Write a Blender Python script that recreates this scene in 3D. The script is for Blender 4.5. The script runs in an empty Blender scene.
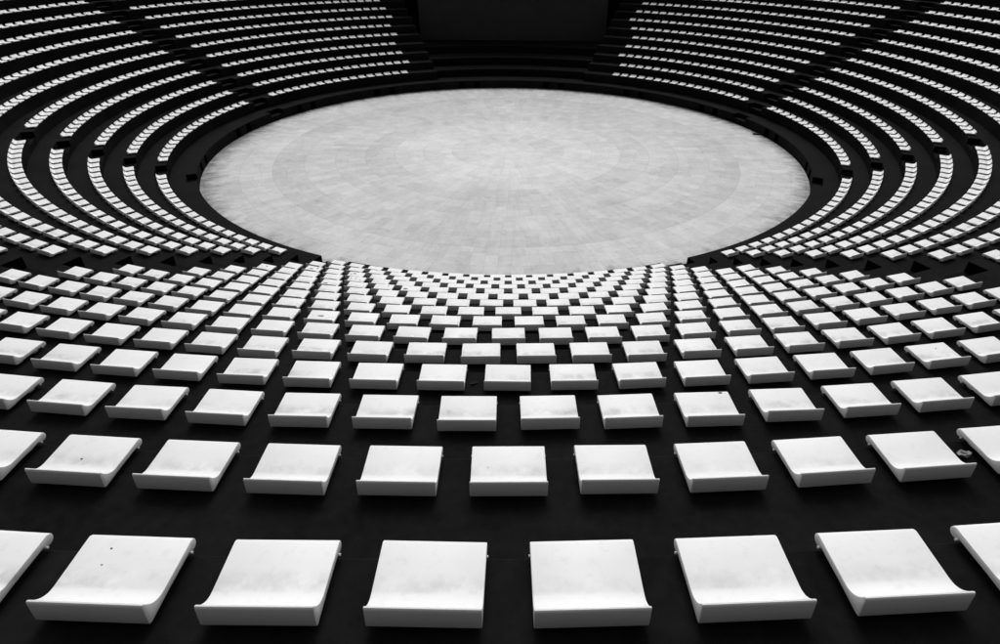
import bpy, bmesh, math, random
from mathutils import Vector, Matrix
random.seed(7)
R = math.radians
scene = bpy.context.scene
col = scene.collection

# ------------------------------------------------------------------ camera numbers (metres)
CAM_F = Vector((0.020852, 0.826992, -0.561827)); CAM_R = Vector((0.999782, -0.017737, 0.010997)); CAM_U = Vector((0.000871, 0.561934, 0.827182))
CAM_C = Vector((-0.000653, -32.100087, 9.252143))
FPX, SXP, SYP = 606.861, 20.873, 16.727        # focal length and principal point offset for a 1000 x 644 picture

# ------------------------------------------------------------------ theatre dimensions
R15, ROW_D, ROW_H, ZS = 15.905, 1.04, 0.4667, 0.594    # front edge of the innermost seat row, row depth, rise, seat height
SEAT_W, SEAT_B = 0.434, 0.078                           # seat width, seat top above its tier
R_STAGE, WALL_H = 14.868, 0.519
K_MIN = -14                                            # outermost tier
AISLES = [-112.3, -66.6, -22.9, 22.1, 66.3, 110.9]
END_L, END_R = -158.2, 156.6
AISLE_HW, NOTCH_D = 0.56, 0.42

def tier_r(k): return R15 + (15 - k) * ROW_D + 0.035
def tier_z(k): return ZS + (15 - k) * ROW_H - SEAT_B if k < 16 else 0.0
def pt(r, az, z): return Vector((r * math.sin(R(az)), -r * math.cos(R(az)), z))
def project(P):
    q = P - CAM_C; d = q.dot(CAM_F)
    if d < 0.3: return None
    return 500 + SXP + FPX * q.dot(CAM_R) / d, 322 + SYP - FPX * q.dot(CAM_U) / d

# ------------------------------------------------------------------ materials
def new_mat(name):
    m = bpy.data.materials.new(name); m.use_nodes = True
    nt = m.node_tree; b = nt.nodes['Principled BSDF']
    return m, nt, b
def N(nt, t, **kw):
    n = nt.nodes.new(t)
    for k, v in kw.items(): setattr(n, k, v)
    return n
def math_n(nt, op, a, b=None, c=None, clamp=False):
    n = nt.nodes.new('ShaderNodeMath'); n.operation = op; n.use_clamp = clamp
    for i, v in enumerate((a, b, c)):
        if v is None: continue
        if isinstance(v, (int, float)): n.inputs[i].default_value = v
        else: nt.links.new(v, n.inputs[i])
    return n.outputs[0]
def noise(nt, vec, scale, detail=4, rough=.55):
    n = nt.nodes.new('ShaderNodeTexNoise'); n.inputs['Scale'].default_value = scale
    n.inputs['Detail'].default_value = detail; n.inputs['Roughness'].default_value = rough
    nt.links.new(vec, n.inputs['Vector']); return n.outputs['Fac']
def maprange(nt, v, a, b, c, d, smooth=False):
    n = nt.nodes.new('ShaderNodeMapRange'); n.clamp = True
    if smooth: n.interpolation_type = 'SMOOTHSTEP'
    nt.links.new(v, n.inputs['Value'])
    for i, x in zip(('From Min', 'From Max', 'To Min', 'To Max'), (a, b, c, d)): n.inputs[i].default_value = x
    return n.outputs['Result']
def grey(nt, v):
    n = nt.nodes.new('ShaderNodeCombineColor')
    for i in range(3): nt.links.new(v, n.inputs[i])
    return n.outputs['Color']
def bump(nt, b, v, strength, dist):
    n = nt.nodes.new('ShaderNodeBump'); n.inputs['Strength'].default_value = strength; n.inputs['Distance'].default_value = dist
    nt.links.new(v, n.inputs['Height']); nt.links.new(n.outputs['Normal'], b.inputs['Normal'])

def concrete(name, lo, hi, rough, spec):
    m, nt, b = new_mat(name)
    pos = N(nt, 'ShaderNodeNewGeometry').outputs['Position']
    n1 = noise(nt, pos, 0.9, 6, .6); n2 = noise(nt, pos, 14, 5, .65)
    f = math_n(nt, 'ADD', math_n(nt, 'MULTIPLY', n1, .6), math_n(nt, 'MULTIPLY', n2, .4))
    nt.links.new(grey(nt, maprange(nt, f, .32, .68, lo, hi)), b.inputs['Base Color'])
    nt.links.new(maprange(nt, n1, .3, .7, rough - .06, rough + .08), b.inputs['Roughness'])
    b.inputs['Specular IOR Level'].default_value = spec
    bump(nt, b, noise(nt, pos, 60, 4, .6), .25, .004)
    return m
M_TIER = concrete('dark_stone', .0045, .015, .7, .012)
M_STEP = concrete('black_step', .001, .002, .85, .05)
M_BACK = concrete('dark_render', .032, .042, .85, .05)
M_STAIR = concrete('dark_stair_stone', .0045, .008, .8, .02)
M_VOID = concrete('shade_black', .0015, .003, .9, .05)  # shade of gaps and recesses put into the colour
M_EARTH = concrete('dark_earth', .03, .06, .9, .1)

def seat_material():
    m, nt, b = new_mat('white_seat')
    pos = N(nt, 'ShaderNodeNewGeometry').outputs['Position']
    uv = N(nt, 'ShaderNodeUVMap').outputs['UV']
    sep = N(nt, 'ShaderNodeSeparateXYZ'); nt.links.new(uv, sep.inputs[0]); v = sep.outputs['Y']
    big = noise(nt, pos, 1.3, 3); fine = noise(nt, pos, 22, 6, .65); streak = N(nt, 'ShaderNodeMapping')
    streak.inputs['Scale'].default_value = (9, 9, 30); nt.links.new(pos, streak.inputs['Vector'])
    st = noise(nt, streak.outputs['Vector'], 1.0, 5, .6)
    # grime that gathers where the pan meets the backrest
    band = math_n(nt, 'MULTIPLY', maprange(nt, v, .13, .215, 0, 1, True), maprange(nt, v, .235, .262, 1, 0, True))
    grime = math_n(nt, 'MULTIPLY', band, math_n(nt, 'MULTIPLY', maprange(nt, st, .36, .70, 0, .34), maprange(nt, noise(nt, pos, .9, 1), .36, .62, .1, 1)))
    val = math_n(nt, 'SUBTRACT', maprange(nt, big, .3, .7, .77, .86), maprange(nt, fine, .55, .8, 0, .10))
    val = math_n(nt, 'SUBTRACT', val, grime)
    # sparse specks
    vor = N(nt, 'ShaderNodeTexVoronoi'); vor.inputs['Scale'].default_value = 9; nt.links.new(pos, vor.inputs['Vector'])
    cs = N(nt, 'ShaderNodeSeparateXYZ'); nt.links.new(vor.outputs['Color'], cs.inputs[0])
    spk = math_n(nt, 'MULTIPLY', math_n(nt, 'LESS_THAN', vor.outputs['Distance'], .035), math_n(nt, 'GREATER_THAN', cs.outputs['X'], .8))
    val = math_n(nt, 'SUBTRACT', val, math_n(nt, 'MULTIPLY', spk, .5), None, True)
    nt.links.new(grey(nt, val), b.inputs['Base Color'])
    b.inputs['Roughness'].default_value = .5; b.inputs['Specular IOR Level'].default_value = .35
    bump(nt, b, fine, .12, .003)
    return m
M_SEAT = seat_material()

def stage_material():
    m, nt, b = new_mat('pale_stone_paving')
    pos = N(nt, 'ShaderNodeNewGeometry').outputs['Position']
    s = N(nt, 'ShaderNodeSeparateXYZ'); nt.links.new(pos, s.inputs[0])
    r = math_n(nt, 'SQRT', math_n(nt, 'ADD', math_n(nt, 'MULTIPLY', s.outputs['X'], s.outputs['X']), math_n(nt, 'MULTIPLY', s.outputs['Y'], s.outputs['Y'])))
    th = math_n(nt, 'ARCTAN2', s.outputs['Y'], s.outputs['X'])
    RW = 1.47
    rr = math_n(nt, 'DIVIDE', r, RW); ri = math_n(nt, 'FLOOR', rr); rf = math_n(nt, 'FRACT', rr)
    # narrow slabs laid radially in concentric bands, staggered band by band
    nper = math_n(nt, 'FLOOR', math_n(nt, 'MULTIPLY', math_n(nt, 'ADD', ri, .5), 2 * math.pi * RW / .48))
    turn = math_n(nt, 'ADD', math_n(nt, 'DIVIDE', th, 2 * math.pi), .5)
    ta = math_n(nt, 'ADD', math_n(nt, 'MULTIPLY', turn, nper), math_n(nt, 'MULTIPLY', ri, .37))
    ti = math_n(nt, 'FLOOR', ta); tf = math_n(nt, 'FRACT', ta)
    # each slab row is cut once across at its own place
    c0 = N(nt, 'ShaderNodeCombineXYZ'); nt.links.new(ri, c0.inputs[0]); nt.links.new(ti, c0.inputs[1]); c0.inputs[2].default_value = 7
    w0 = N(nt, 'ShaderNodeTexWhiteNoise'); nt.links.new(c0.outputs[0], w0.inputs['Vector'])
    cut = math_n(nt, 'ADD', math_n(nt, 'MULTIPLY', w0.outputs['Value'], .4), .3)
    half = math_n(nt, 'GREATER_THAN', rf, cut)
    comb = N(nt, 'ShaderNodeCombineXYZ'); nt.links.new(ri, comb.inputs[0]); nt.links.new(ti, comb.inputs[1]); nt.links.new(half, comb.inputs[2])
    wn = N(nt, 'ShaderNodeTexWhiteNoise'); nt.links.new(comb.outputs[0], wn.inputs['Vector'])
    jr = math_n(nt, 'LESS_THAN', math_n(nt, 'ABSOLUTE', math_n(nt, 'SUBTRACT', rf, .5)), .492)
    jc = math_n(nt, 'GREATER_THAN', math_n(nt, 'ABSOLUTE', math_n(nt, 'SUBTRACT', rf, cut)), .006)
    jt = math_n(nt, 'LESS_THAN', math_n(nt, 'ABSOLUTE', math_n(nt, 'SUBTRACT', tf, .5)), .486)
    joint = math_n(nt, 'MULTIPLY', math_n(nt, 'MULTIPLY', jr, jt), jc)
    # weathering, plus a painted vignette
    big = noise(nt, pos, .2, 5, .6); mid = noise(nt, pos, 1.5, 7, .7); fine = noise(nt, pos, 18, 5, .65); spots = noise(nt, pos, 4.5, 6, .7)
    pol = N(nt, 'ShaderNodeCombineXYZ'); nt.links.new(math_n(nt, 'MULTIPLY', r, 1.1), pol.inputs[0]); nt.links.new(math_n(nt, 'MULTIPLY', th, 34), pol.inputs[1])
    rad = noise(nt, pol.outputs[0], 1.0, 7, .72)
    val = math_n(nt, 'ADD', .585, maprange(nt, big, .3, .7, -.06, .06))
    val = math_n(nt, 'ADD', val, maprange(nt, mid, .3, .7, -.06, .06))
    val = math_n(nt, 'ADD', val, maprange(nt, fine, .3, .7, -.03, .03))
    val = math_n(nt, 'ADD', val, maprange(nt, rad, .3, .7, -.035, .035))
    val = math_n(nt, 'ADD', val, maprange(nt, wn.outputs['Value'], 0, 1, -.036, .036))
    val = math_n(nt, 'SUBTRACT', val, maprange(nt, spots, .56, .76, 0, .17))
    val = math_n(nt, 'ADD', val, maprange(nt, r, 2, 14.5, .07, -.115))    # vignette put into the colour: paler in the middle, darker outside
    wr = N(nt, 'ShaderNodeTexWhiteNoise', noise_dimensions='1D'); nt.links.new(ri, wr.inputs['W'])
    val = math_n(nt, 'ADD', val, maprange(nt, wr.outputs['Value'], 0, 1, -.03, .03))
    # broad ring of slightly paler slabs
    pale = math_n(nt, 'MULTIPLY', math_n(nt, 'GREATER_THAN', r, 11.76), .055)
    val = math_n(nt, 'ADD', val, pale)
    val = math_n(nt, 'MULTIPLY', val, maprange(nt, joint, 0, 1, .80, 1))
    # damp streaks running in from the kerb
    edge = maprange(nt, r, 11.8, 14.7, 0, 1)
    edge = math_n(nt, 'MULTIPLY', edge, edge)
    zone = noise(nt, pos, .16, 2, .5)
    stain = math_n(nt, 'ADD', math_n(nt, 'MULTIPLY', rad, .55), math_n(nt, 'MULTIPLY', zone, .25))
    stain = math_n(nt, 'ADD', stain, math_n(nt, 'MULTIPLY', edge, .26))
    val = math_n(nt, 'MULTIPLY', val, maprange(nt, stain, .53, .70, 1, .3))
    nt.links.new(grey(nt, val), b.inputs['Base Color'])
    b.inputs['Roughness'].default_value = .65; b.inputs['Specular IOR Level'].default_value = .3
    bump(nt, b, joint, .3, .004)
    return m
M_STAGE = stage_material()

def plain(name, v, rough=.7, spec=.2):
    m, nt, b = new_mat(name)
    pos = N(nt, 'ShaderNodeNewGeometry').outputs['Position']
    nt.links.new(grey(nt, maprange(nt, noise(nt, pos, 40, 4), .3, .7, v * .6, v * 1.4)), b.inputs['Base Color'])
    b.inputs['Roughness'].default_value = rough; b.inputs['Specular IOR Level'].default_value = spec
    return m
M_GRIME = plain('black_grime', .02)
M_PAPER = plain('crumpled_paper', .25)
M_LEAF = plain('dry_leaf', .012)
M_BOX = plain('black_box', .008)

# ------------------------------------------------------------------ object helpers
def link_mesh(name, verts, faces, mat, parent=None, smooth=None):
    me = bpy.data.meshes.new(name); me.from_pydata(verts, [], faces); me.materials.append(mat); me.update()
    bm = bmesh.new(); bm.from_mesh(me); bmesh.ops.recalc_face_normals(bm, faces=bm.faces); bm.to_mesh(me); bm.free()
    o = bpy.data.objects.new(name, me); col.objects.link(o)
    if parent: o.parent = parent
    return o
def empty(name, loc=(0, 0, 0)):
    o = bpy.data.objects.new(name, None); o.location = loc; o.empty_display_size = .2; col.objects.link(o); return o
def tag(o, label=None, cat=None, group=None, kind=None):
    if label: o['label'] = label
    if cat: o['category'] = cat
    if group: o['group'] = group
    if kind: o['kind'] = kind
    return o

class Shell:
    """grids of points collected into one mesh"""
    def __init__(s): s.v = []; s.f = []
    def strip(s, rows):                       # rows: equally long lists of points
        n = len(rows[0]); base = len(s.v)
        for r_ in rows: s.v.extend(r_)
        for i in range(len(rows) - 1):
            for j in range(n - 1):
                a = base + i * n + j; s.f.append((a, a + 1, a + n + 1, a + n))
    def quad(s, *p):
        b = len(s.v); s.v.extend(p); s.f.append(tuple(range(b, b + len(p))))
    def build(s, name, mat, parent=None): return link_mesh(name, [tuple(p) for p in s.v], s.f, mat, parent)

def arc(r, a0, a1, z, n): return [pt(r, a0 + (a1 - a0) * i / n, z) for i in range(n + 1)]
def off(az, r, d): return az + math.degrees(math.asin(d / r))   # azimuth moved sideways by d metres

# a tier: riser, small worn nosing, tread, both end faces
def tier_mesh(k, A0, d0, A1, d1):
    s = Shell(); r0, z = tier_r(k), tier_z(k); r1 = r0 + ROW_D; zl = z - (ROW_H if k < 16 else WALL_H) - .02
    c = .012
    ends = lambda r: (off(A0, r, d0), off(A1, r, -d1))
    n = max(6, int(abs(A1 - A0) / 1.0))
    prof = [(r0, zl), (r0, z - c), (r0 + c * .3, z - c * .3), (r0 + c, z), (r1 + .03, z)]
    rows = [arc(r, *ends(r), zz, n) for r, zz in prof]
    s.strip(rows)
    for i in (0, -1): s.quad(*[row[i] for row in rows], pt(r1 + .03, ends(r1 + .03)[0 if i == 0 else 1], zl))
    return s

# ------------------------------------------------------------------ setting: ground, stage, ring path
s = Shell()
n = 96
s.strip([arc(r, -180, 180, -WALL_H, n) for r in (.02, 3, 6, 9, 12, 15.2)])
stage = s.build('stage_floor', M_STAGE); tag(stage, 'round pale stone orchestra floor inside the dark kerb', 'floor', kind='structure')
s = Shell(); s.strip([[pt(r, -180 + 7.5 * i, -WALL_H - .05 ) for i in range(49)] for r in (.02, 30, 120, 600, 3000)])
tag(s.build('ground', M_EARTH), 'flat ground around and under the theatre', 'ground', kind='structure')
rim_r, rim_z = tier_r(K_MIN) + ROW_D, tier_z(K_MIN)
s = Shell(); s.strip([arc(rim_r, END_L, END_R, rim_z, 120), arc(rim_r + 4, END_L, END_R, rim_z, 120), arc(rim_r + 40, END_L, END_R, -WALL_H - .3, 120)])
tag(s.build('hill', M_EARTH), 'earth bank behind the top of the seating', 'hill', kind='structure')

# ring path round the stage, with a notch for a step at each aisle
sectors = []
ED = [None] + AISLES + [None]
for i in range(len(AISLES)):
    A0 = AISLES[i]; A1 = AISLES[(i + 1) % len(AISLES)] + (360 if i == len(AISLES) - 1 else 0)
    sectors.append((A0, A1))
P = Shell(); rp0, rp1 = R_STAGE, 16.5
for A0, A1 in sectors:
    n = int(abs(A1 - A0))
    ends = lambda r: (off(A0, r, AISLE_HW), off(A1, r, -AISLE_HW))
    c = .012
    far = 16.5
    P.strip([arc(r, *ends(r), z, n) for r, z in ((rp0, -.004 - c), (rp0 + c * .3, -c * .3), (rp0 + c, 0), (far, 0))])
for A in AISLES:
    e = lambda r: (off(A, r, -AISLE_HW), off(A, r, AISLE_HW))
    P.strip([arc(r, *e(r), 0, 3) for r in (rp0 + NOTCH_D, 16.5)])
tag(P.build('path', M_TIER), 'dark stone walk circling the pale stage', 'path', kind='structure')

# low kerb wall under the path with pairs of square openings
VENTS = [-169.2, -145.1, -121.7, -99.6, -77.6, -54, -31, 31, 54, 75.5, 98, 121.2, 144.2, 167.3]
wall = empty('kerb_wall', (0, 0, 0))
tag(wall, 'low dark wall around the pale stage with paired square openings', 'wall')
vr = []
vw = math.degrees(.21 / R_STAGE)
for a in VENTS:
    for q in (-2.15, 2.15): vr.append((a + q - vw, a + q + vw))
notches = [(off(A, R_STAGE, -AISLE_HW), off(A, R_STAGE, AISLE_HW)) for A in AISLES]
cuts = sorted([(a, b, 'v') for a, b in vr] + [(a, b, 'n') for a, b in notches])
W = Shell(); cur = -180.0
zt, zb = -.016, -WALL_H - .02
def seg(a, b, z0, z1):
    n_ = max(1, int(abs(b - a) / 1.2)); W.strip([arc(R_STAGE, a, b, z0, n_), arc(R_STAGE, a, b, z1, n_)])
for a, b, t in cuts:
    if a > cur: seg(cur, a, zb, zt)
    if t == 'v': seg(a, b, -.07, zt); seg(a, b, zb, -WALL_H + .03)
    else: seg(a, b, zb, -ROW_H / 2)
    cur = b
seg(cur, 180, zb, zt)
W.build('wall_face', M_TIER, wall)
for a, b in vr:
    v = Shell(); d = .35; z0, z1 = -WALL_H + .03, -.07
    f = lambda r, z: arc(r, a, b, z, 1)
    v.strip([f(R_STAGE, z0), f(R_STAGE + d, z0), f(R_STAGE + d, z1), f(R_STAGE, z1)])
    for i in (0, 1): v.quad(f(R_STAGE, z0)[i], f(R_STAGE + d, z0)[i], f(R_STAGE + d, z1)[i], f(R_STAGE, z1)[i])
    v.build('opening', M_VOID, wall)

# ------------------------------------------------------------------ seating terraces and stairways
BLOCKS = []
names = ['far block of dark tiers on the left, beside the stage building',
         'left block of curved dark tiers beyond the middle left stair',
         'left block of dark tiers between the two nearer left stairs',
         'broad near block of dark tiers facing the stage from the front',
         'right block of dark tiers between the two nearer right stairs',
         'right block of curved dark tiers beyond the middle right stair',
         'far block of dark tiers on the right, beside the stage building']
bounds = [END_L] + AISLES + [END_R]
for i in range(7):
    A0, A1 = bounds[i], bounds[i + 1]
    t = empty('seating_terrace', pt(tier_r(15), (A0 + A1) / 2, 0))
    inv = Matrix.Translation(-t.location)
    tag(t, names[i], 'terrace', 'blocks of seating tiers')
    for k in range(15, K_MIN - 1, -1):
        if i == 3 and k < -3: continue
        o = tier_mesh(k, A0, AISLE_HW if i > 0 else -.9, A1, AISLE_HW if i < 6 else -.9).build('tier', M_TIER, t)
        o.matrix_parent_inverse = inv
sname = {-112.3: 'dark stairway climbing between the two far left seating blocks', -66.6: 'dark stairway at the left side of the stage, notched steps',
         -22.9: 'nearest left stairway, a dark strip with notched black steps', 22.1: 'nearest right stairway, a dark strip with notched black steps',
         66.3: 'dark stairway at the right side of the stage, notched steps', 110.9: 'dark stairway climbing between the two far right seating blocks'}
for A in AISLES:
    t = empty('stairway', pt(R_STAGE, A, 0)); tag(t, sname[A], 'stairs', 'stairways between the seating blocks')
    inv = Matrix.Translation(-t.location)
    e = lambda r, g=0: (off(A, r, -AISLE_HW + g), off(A, r, AISLE_HW - g))
    for k in range(16, K_MIN - 1, -1):
        if k < -3 and abs(A) < 30: continue
        r0 = tier_r(k) if k < 16 else R_STAGE
        z = tier_z(k); zm = z - ROW_H / 2; zl = z - ROW_H - .02; rn = r0 + NOTCH_D; r1 = r0 + ROW_D + .03
        if k < 16:
            l = Shell()
            l.strip([arc(r, *e(r), z, 2) for r in (rn, r1)])
            o = l.build('landing', M_TIER, t); o.matrix_parent_inverse = inv
        st = Shell(); g = .003
        st.strip([arc(r, *e(r, g), zz, 2) for r, zz in ((r0 + .002, zl), (r0 + .002, zm), (rn - .002, zm), (rn - .002, z - .003))])
        for q in (0, 1):
            st.quad(*[pt(r, e(r, g)[q], zz) for r, zz in ((r0 + .006, zm), (rn - .002, zm), (rn - .002, z - .003), (r0 + .006, z - .006))])
        o = st.build('step', M_STEP, t); o.matrix_parent_inverse = inv

# ------------------------------------------------------------------ stage building in the gap at the far side
t = empty('stage_steps', pt(16.46, 180, 0)); tag(t, 'three broad dark steps at the far edge of stage', 'steps')
inv = Matrix.Translation(-t.location)
SA0, SA1 = END_R, 360 + END_L
for r0, r1, z0, z1 in ((16.46, 18.2, -.02, .47), (18.15, 20.35, .45, .97), (20.3, 24.5, .95, 1.47)):
    s = Shell(); s.strip([arc(r, SA0 - .4, SA1 + .4, z, 30) for r, z in ((r0, z0), (r0, z1), (r1, z1))])
    o = s.build('step', M_STAIR, t); o.matrix_parent_inverse = inv
def box(s, x0, x1, y0, y1, z0, z1):
    p = [Vector((x, y, z)) for x in (x0, x1) for y in (y0, y1) for z in (z0, z1)]
    for f in ((0, 1, 3, 2), (4, 6, 7, 5), (0, 4, 5, 1), (2, 3, 7, 6), (0, 2, 6, 4), (1, 5, 7, 3)): s.quad(*[p[i] for i in f])
def box_obj(name, b, mat, parent=None):
    s = Shell(); box(s, *b); o = s.build(name, mat, parent)
    return o
sb = empty('stage_building', (0, 23, -.5)); tag(sb, 'plain dark stage building wall closing the far side', 'building')
inv = Matrix.Translation(-sb.location)
for nm, b, m in (('wall', (-7.2, 8.05, 23.2, 24.2, .9, 7.2), M_BACK), ('base', (-7.3, 8.15, 23.05, 23.6, 1.2, 1.75), M_BACK),
                 ('shade_backdrop', (-34, 34, 27, 27.6, -.6, 11), M_VOID), ('cornice', (-7.4, 8.25, 23.0, 24.4, 7.2, 7.5), M_BACK)):  # added black backdrop stands in for the shade beside the building
    o = box_obj(nm, b, m, sb); o.matrix_parent_inverse = inv

# ------------------------------------------------------------------ seats
def seat_profile(fine=True):
    nz = 8 if fine else 4
    p = []
    # local y = back (+), z = up, tier top = 0; from under the rolled nose over the top to the tip
    H = SEAT_B
    p.append((.042, H - .038)); p.append((.038, H - .046))
    for i in range(nz + 1):
        a = math.radians(-75 - 195 * i / nz)       # round, rolled-down nose
        p.append((.026 + .026 * math.cos(a), H - .025 + .025 * math.sin(a)))
    p += [(.12, H - .003), (.22, H - .006), (.24, H - .0065)]
    top_split = len(p) - 2
    nf = 8 if fine else 4
    for i in range(1, nf + 1):                     # concave sweep up to the tip
        u = i / nf; ang = math.radians(58) * u
        p.append((.245 + .108 * math.sin(ang), H - .0065 + .108 * (1 - math.cos(ang)) * TIP))
    yt, zt_ = p[-1]
    p += [(yt + .004, zt_ + .005), (yt + .009, zt_ + .0045), (yt + .0125, zt_ + .001), (yt + .0145, zt_ - .010)]
    back = [(.357, H - .032), (.354, H - .041), (.342, H - .045)]
    bot = [(.22, H - .038), (.060, H - .034)]
    q = 1.03
    f_ = lambda L: [(y * q, z) for y, z in L]
    return f_(p), top_split, f_(back), f_(bot)
TIP = 1.28

def extrude_profile(poly, w, name, bev=.004, seam=None):
    """closed or open profile (list of (y,z)) extruded across x; seam = pair of profile indices left open between"""
    bm = bmesh.new(); uvl = bm.loops.layers.uv.new('UVMap')
    n = len(poly)
    L = [bm.verts.new((-w / 2, y, z)) for y, z in poly]; Rr = [bm.verts.new((w / 2, y, z)) for y, z in poly]
    for i in range(n):
        j = (i + 1) % n
        if seam and (i, j) == seam: continue
        bm.faces.new((L[i], Rr[i], Rr[j], L[j]))
    cl = bm.faces.new(L[::-1]); cr = bm.faces.new(Rr)
    bmesh.ops.recalc_face_normals(bm, faces=bm.faces)
    if bev:
        ed = [e for e in bm.edges if len(e.link_faces) == 2 and (cl in e.link_faces or cr in e.link_faces)]
        bmesh.ops.bevel(bm, geom=ed, offset=bev, segments=2, profile=.5, affect='EDGES', clamp_overlap=True)
    for f in bm.faces:
        f.smooth = True
        for l in f.loops: l[uvl].uv = (l.vert.co.x, l.vert.co.y)
    for e in bm.edges:
        if len(e.link_faces) == 2: e.smooth = e.calc_face_angle(0) < R(35)
    me = bpy.data.meshes.new(name); bm.to_mesh(me); bm.free(); me.materials.append(M_SEAT)
    return me

prof, sp, back, bot = seat_profile(True)
pan_poly = prof[:sp + 1] + bot
me_pan = extrude_profile(pan_poly, SEAT_W, 'seat_pan', seam=(sp, sp + 1))
rest_poly = prof[sp:] + back + bot[:1]
me_rest = extrude_profile(rest_poly, SEAT_W, 'backrest', seam=(len(rest_poly) - 1, 0))
# the rod the pan hangs on, its ends showing under the nose, on two feet
bm = bmesh.new()
def add_box(bm, x0, x1, y0, y1, z0, z1):
    v = [bm.verts.new((x, y, z)) for x in (x0, x1) for y in (y0, y1) for z in (z0, z1)]
    for f in ((0, 1, 3, 2), (4, 6, 7, 5), (0, 4, 5, 1), (2, 3, 7, 6), (0, 2, 6, 4), (1, 5, 7, 3)): bm.faces.new([v[q] for q in f])
mt = Matrix.Translation((0, .050, SEAT_B - .044)) @ Matrix.Rotation(R(90), 4, 'Y')
bmesh.ops.create_cone(bm, segments=10, radius1=.006, radius2=.006, depth=SEAT_W + .012, cap_ends=True, matrix=mt)
for x in (-.15, .15):
    add_box(bm, x - .02, x + .02, .07, .12, .0, SEAT_B - .036)
    add_box(bm, x - .02, x + .02, .26, .31, .0, SEAT_B - .045)
bmesh.ops.recalc_face_normals(bm, faces=bm.faces)
me_rod = bpy.data.meshes.new('mounting_rod'); bm.to_mesh(me_rod); bm.free(); me_rod.materials.append(M_SEAT)

# seat positions
SEATS = []     # (block, k, index in its row, count in row, azimuth)
def pitch(k): return {1: .613, 2: .614, 3: .615, 4: .617, 5: .618}.get(k, .6245 if k > 0 else .62)
for bi in range(7):
    A0, A1 = bounds[bi], bounds[bi + 1]
    for k in range(15, K_MIN - 1, -1):
        r = R15 + (15 - k) * ROW_D
        if bi == 3:
            if k < 1: continue
            p = pitch(k); a = []
            i = 0 if k % 2 == 0 else .5
            lo, hi = R(A0) * r + 1.02, R(A1) * r - 1.02
            j = -60 + i
            while j <= 60:
                if lo <= j * p <= hi: a.append(math.degrees(j * p / r))
                j += 1
        elif bi in (0, 6):
            p = .625; a = []
            if bi == 0: start, sgn, lim = R(A1) * r - 1.25, -1, abs(R(A0) * r) - (1.05 if k > 10 else .75)
            else: start, sgn, lim = R(A0) * r + 1.25, 1, abs(R(A1) * r) - (1.05 if k > 10 else .75)
            x = start
            while abs(x) < lim: a.append(math.degrees(x / r)); x += sgn * p
            a.sort()
        else:
            lo, hi = R(A0) * r + 1.22, R(A1) * r - 1.22
            n = round((hi - lo) / .625)
            a = [math.degrees((lo + (hi - lo) * i / n) / r) for i in range(n + 1)]
        for i, az in enumerate(a): SEATS.append((bi, k, i, len(a), az))

def seat_frame(k, az):
    r = R15 + (15 - k) * ROW_D
    loc = pt(r, az, tier_z(k) + .001)
    return loc, R(az)
def seat_box(k, az):
    loc, rz = seat_frame(k, az)
    ax = Vector((math.cos(rz), math.sin(rz), 0)); ay = Vector((math.sin(rz), -math.cos(rz), 0))
    out = []
    for x in (-SEAT_W / 2, SEAT_W / 2):
        for y, z in ((0, SEAT_B), (.35, SEAT_B + .065), (.35, SEAT_B - .05), (0, SEAT_B - .05)):
            q = project(loc + ax * x + ay * y + Vector((0, 0, z)))
            if q is None: return None
            out.append(q)
    xs = [q[0] for q in out]; ys = [q[1] for q in out]
    return min(xs), min(ys), max(xs), max(ys)

ORD = ['', 'first', 'second', 'third', 'fourth', 'fifth', 'sixth', 'seventh', 'eighth', 'ninth', 'tenth', 'eleventh', 'twelfth', 'thirteenth', 'fourteenth', 'fifteenth', 'sixteenth', 'seventeenth', 'eighteenth', 'nineteenth', 'twentieth']
info = []
for sd in SEATS:
    b = seat_box(sd[1], sd[4])
    if b is None or b[2] < -70 or b[0] > 1070 or b[3] < -25 or b[1] > 700: continue
    vx = max(0, min(b[2], 1000) - max(b[0], 0)); vy = max(0, min(b[3], 644) - max(b[1], 0))
    info.append((vx * vy, sd, b, vx * vy > 0.03 * (b[2] - b[0]) * (b[3] - b[1])))
info.sort(key=lambda t: -t[0])
single, rest = info[:300], info[300:]

# label helpers: which seats of a near-block row show in the picture
rows_vis = {}
for ar, sd, b, vis in info:
    if sd[0] == 3 and vis: rows_vis.setdefault(sd[1], []).append((sd[2], b))
for k in rows_vis: rows_vis[k].sort()
MARKED = {}
def seat_label(sd, adj='white moulded'):
    bi, k, i, n, az = sd
    if bi == 3:
        row = 'nearest row' if k == 1 else ORD[k] + ' row from the camera'
        v = rows_vis.get(k, [])
        idx = [q[0] for q in v]
        if i not in idx: return adj + ' seat in the ' + row + ', cut by the photo edge'
        lp, rp = idx.index(i) + 1, len(idx) - idx.index(i)
        lside = 'left aisle' if v[0][0] == 0 and v[0][1][0] > 0 else 'left edge'
        rside = 'right aisle' if v[-1][0] == n - 1 and v[-1][1][2] < 1000 else 'right edge'
        nn, sd_ = (lp, lside) if lp <= rp else (rp, rside)
        where = (ORD[nn] + ' from the ' + sd_)
        return adj + ' seat in the ' + row + ', ' + where
    side = {0: 'far left block', 1: 'mid left block', 2: 'block beyond the left aisle', 4: 'block beyond the right aisle', 5: 'mid right block', 6: 'far right block'}[bi]
    row = 'stage-side row' if k == 15 else ORD[16 - k] + ' row from stage'
    pos = (n - i) if bi < 3 else i + 1
    return adj + ' seat in ' + side + ', ' + row + ', ' + (ORD[pos] if pos <= 20 else str(pos) + 'th') + ' along'

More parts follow.
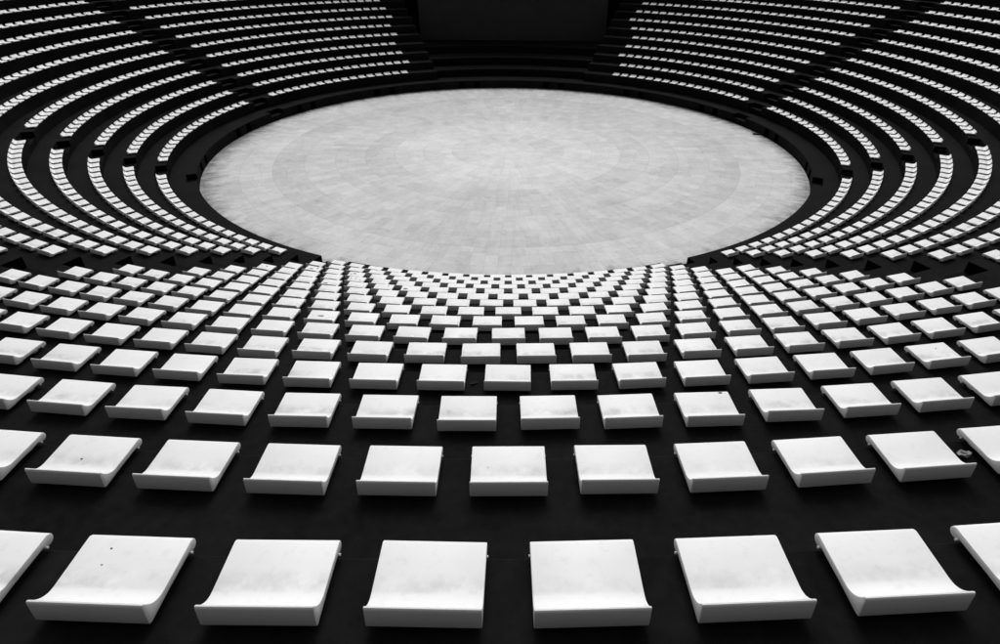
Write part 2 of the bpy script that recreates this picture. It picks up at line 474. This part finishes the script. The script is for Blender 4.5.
GROUP = 'white seats on the theatre tiers'
proto = {}
def place_seat(sd, adj):
    loc, rz = seat_frame(sd[1], sd[4])
    root = empty('amphitheatre_seat', loc); root.rotation_euler = (R(random.gauss(0, .6)), R(random.gauss(0, .4)), rz + math.pi + R(random.gauss(0, .5)))
    tag(root, seat_label(sd, adj), 'seat', GROUP)
    if 'pan' not in proto:
        a = bpy.data.objects.new('seat_pan', me_pan); c = bpy.data.objects.new('backrest', me_rest)
        e = bpy.data.objects.new('mounting_rod', me_rod)
        proto['pan'], proto['rest'], proto['rod'] = a, c, e
    else:
        a = proto['pan'].copy(); c = proto['rest'].copy(); e = proto['rod'].copy()
    for o in (a, c, e): col.objects.link(o); o.parent = root
    return root
# local axes: the profile's +y points away from the stage; root is turned so that local -y faces the stage
def blotch(name, parent, x, y, rx, ry, seed, mat=M_GRIME):
    rnd = random.Random(seed); n = 11; top = []; 
    z = SEAT_B - .003 * min(1, y / .12) - .003 * max(0, (y - .12) / .1)
    vs = []
    for ring, q, dz in ((0, 1, .0004), (1, .7, .0022)):
        for i in range(n):
            a = 2 * math.pi * i / n; w = q * rnd.uniform(.55, 1.15)
            vs.append((x + rx * w * math.cos(a), y + ry * w * math.sin(a), z + dz))
    vs.append((x, y, z + .0026)); f = [(i, (i + 1) % n, n + (i + 1) % n, n + i) for i in range(n)] + [(n + i, n + (i + 1) % n, 2 * n) for i in range(n)]
    return link_mesh(name, vs, f, mat, parent)

# marks seen on particular seats: (picture point) -> list of (x, y, rx, ry) on the seat
PICKS = {(110, 565): [(.09, .075, .005, .005), (.085, .15, .006, .0025)], (74, 460): [(.02, .2, .008, .006)], (725, 462): [],
         (706, 405): [(-.15, .03, .02, .012)], (926, 350): [(-.06, .10, .008, .008)], (322, 318): [(.02, .16, .06, .016)],
         (382, 288): [(-.05, .12, .03, .02), (.08, .15, .03, .018)], (358, 281): [(.03, .10, .03, .016), (-.1, .16, .02, .014), (.15, .12, .02, .02)],
         (361, 276): [(-.1, .12, .03, .02), (.05, .13, .03, .02), (.14, .2, .02, .02)], (364, 272): [(.05, .1, .05, .02), (.13, .16, .02, .02)], (320, 264): [(-.1, .1, .04, .03), (.05, .16, .07, .02)],
         (340, 287): [(.1, .2, .06, .02)], (410, 289): [(.12, .16, .06, .03)], (386, 289): [(-.1, .1, .02, .02)], (258, 265): [(0, .1, .05, .02)]}
def centre(b): return (b[0] + b[2]) / 2, (b[1] + b[3]) / 2
pick_of = {}
for q, marks in PICKS.items():
    best = min(single, key=lambda t: (centre(t[2])[0] - q[0]) ** 2 + 4 * (centre(t[2])[1] - q[1]) ** 2)
    if marks: pick_of[best[1]] = marks
used = set()
for ar, sd, b, vis in single:
    mk = pick_of.get(sd)
    root = place_seat(sd, 'black-speckled white' if mk else 'white moulded')
    if mk:
        for j, (x, y, rx, ry) in enumerate(mk): blotch('grime_spot', root, x, y, rx, ry, hash((sd[1], sd[2], j)) % 9999)

# the many smaller seats farther round the bowl
TIP = 1.6
prof2, sp2, back2, bot2 = seat_profile(False)
poly = prof2 + back2 + bot2
V, F_, UV = [], [], []
npf = len(poly)
for ar, sd, b, vis in rest:
    loc, rz = seat_frame(sd[1], sd[4]); rz += math.pi + R(random.uniform(-.6, .6)); cz, sz = math.cos(rz), math.sin(rz); base = len(V)
    for x in (-SEAT_W / 2, SEAT_W / 2):
        for y, z in poly: V.append((loc.x + cz * x - sz * y, loc.y + sz * x + cz * y, loc.z + z)); UV.append((x, y))
    for i in range(npf):
        j = (i + 1) % npf; F_.append((base + i, base + j, base + npf + j, base + npf + i))
    F_.append(tuple(base + i for i in range(npf))[::-1]); F_.append(tuple(base + npf + i for i in range(npf)))
far = link_mesh('distant_seats', V, F_, M_SEAT)
uvl = far.data.uv_layers.new(name='UVMap')
for l in far.data.loops: uvl.data[l.index].uv = UV[l.vertex_index]
tag(far, 'hundreds of small white seats curving round the far tiers', 'seats', kind='stuff')

# ------------------------------------------------------------------ small things lying about
def lump(name, loc, size, mat, seed, flat=.5):
    rnd = random.Random(seed); bm = bmesh.new(); bmesh.ops.create_icosphere(bm, subdivisions=2, radius=1)
    for v in bm.verts:
        q = rnd.uniform(.62, 1.2); v.co = Vector((v.co.x * size[0] * q, v.co.y * size[1] * q, max(0, v.co.z * .5 + .5) * size[2] * q))
    me = bpy.data.meshes.new(name); bm.to_mesh(me); bm.free(); me.materials.append(mat)
    o = bpy.data.objects.new(name, me); o.location = loc; col.objects.link(o); return o
def ray_at(x, y, z):
    v = CAM_F + CAM_R * ((x - 500 - SXP) / FPX) - CAM_U * ((y - 322 - SYP) / FPX)
    t_ = (z - CAM_C.z) / v.z; return CAM_C + v * t_
tag(lump('crumpled_paper', ray_at(963, 456, tier_z(2)), (.04, .028, .035), M_PAPER, 3), 'small crumpled grey paper on the dark tread beside a white seat, right side', 'litter')
def leaf(loc, s_, rz):
    vs = [(-s_, 0, .004), (-.4 * s_, .4 * s_, .012), (.5 * s_, .35 * s_, .016), (s_, 0, .006), (.5 * s_, -.35 * s_, .012), (-.4 * s_, -.4 * s_, .018), (0, 0, .003)]
    vs += [(x, y, z - .002) for x, y, z in vs]
    f = [(i, (i + 1) % 6, 6) for i in range(6)] + [(7 + (i + 1) % 6, 7 + i, 13) for i in range(6)] + [(i, 7 + i, 7 + (i + 1) % 6, (i + 1) % 6) for i in range(6)]
    o = link_mesh('fallen_leaf', vs, f, M_LEAF); o.location = loc; o.rotation_euler = (0, 0, rz); return o
tag(leaf(ray_at(474, 383.5, tier_z(4)), .05, .4), 'small dark dead leaf between two seats of the fourth row', 'leaf')
b0 = ray_at(756.5, 134.5, -WALL_H)
bx = empty('floor_box', b0); tag(bx, 'small flat black box on the pale floor near the right wall', 'box')
s = Shell(); box(s, -.2, .2, -.1, .1, 0, .05); s.build('body', M_BOX, bx)
s = Shell(); box(s, -.215, .215, -.115, .115, .052, .066); s.build('lid', M_BOX, bx)

# ------------------------------------------------------------------ camera, light, view
cam = bpy.data.cameras.new('Camera'); co = bpy.data.objects.new('Camera', cam); col.objects.link(co)
cam.sensor_fit = 'HORIZONTAL'; cam.sensor_width = 36; cam.lens = FPX * 36 / 1000
cam.shift_x = -SXP / 1000; cam.shift_y = SYP / 1000; cam.clip_start = .05; cam.clip_end = 5000
m = Matrix((CAM_R, CAM_U, -CAM_F)).transposed().to_4x4(); m.translation = CAM_C; co.matrix_world = m
scene.camera = co

EL, AZ = 50, 2          # sun high beyond the stage
w = bpy.data.worlds.new('World'); scene.world = w; w.use_nodes = True
nt = w.node_tree; bg = nt.nodes['Background']
sky = nt.nodes.new('ShaderNodeTexSky'); sky.sky_type = 'NISHITA'; sky.sun_disc = False
sky.sun_elevation = R(EL); sky.sun_rotation = R(AZ); sky.air_density = 1.5; sky.dust_density = 8
bw = nt.nodes.new('ShaderNodeRGBToBW')      # the photograph is black and white
nt.links.new(sky.outputs[0], bw.inputs[0]); nt.links.new(bw.outputs[0], bg.inputs['Color'])
bg.inputs['Strength'].default_value = .15
sun = bpy.data.lights.new('Sun', 'SUN'); sun.energy = 0.88; sun.angle = R(26); sun.color = (1, 1, 1)
so = bpy.data.objects.new('Sun', sun); col.objects.link(so)
d = Vector((math.sin(R(AZ)) * math.cos(R(EL)), math.cos(R(AZ)) * math.cos(R(EL)), math.sin(R(EL))))
so.rotation_euler = d.to_track_quat('Z', 'Y').to_euler(); so.location = d * 60
vs_ = scene.view_settings
scene.display_settings.display_device = 'sRGB'
vs_.view_transform = 'Standard'; vs_.look = 'None'; vs_.gamma = 1; vs_.use_curve_mapping = False; vs_.exposure = -0.37
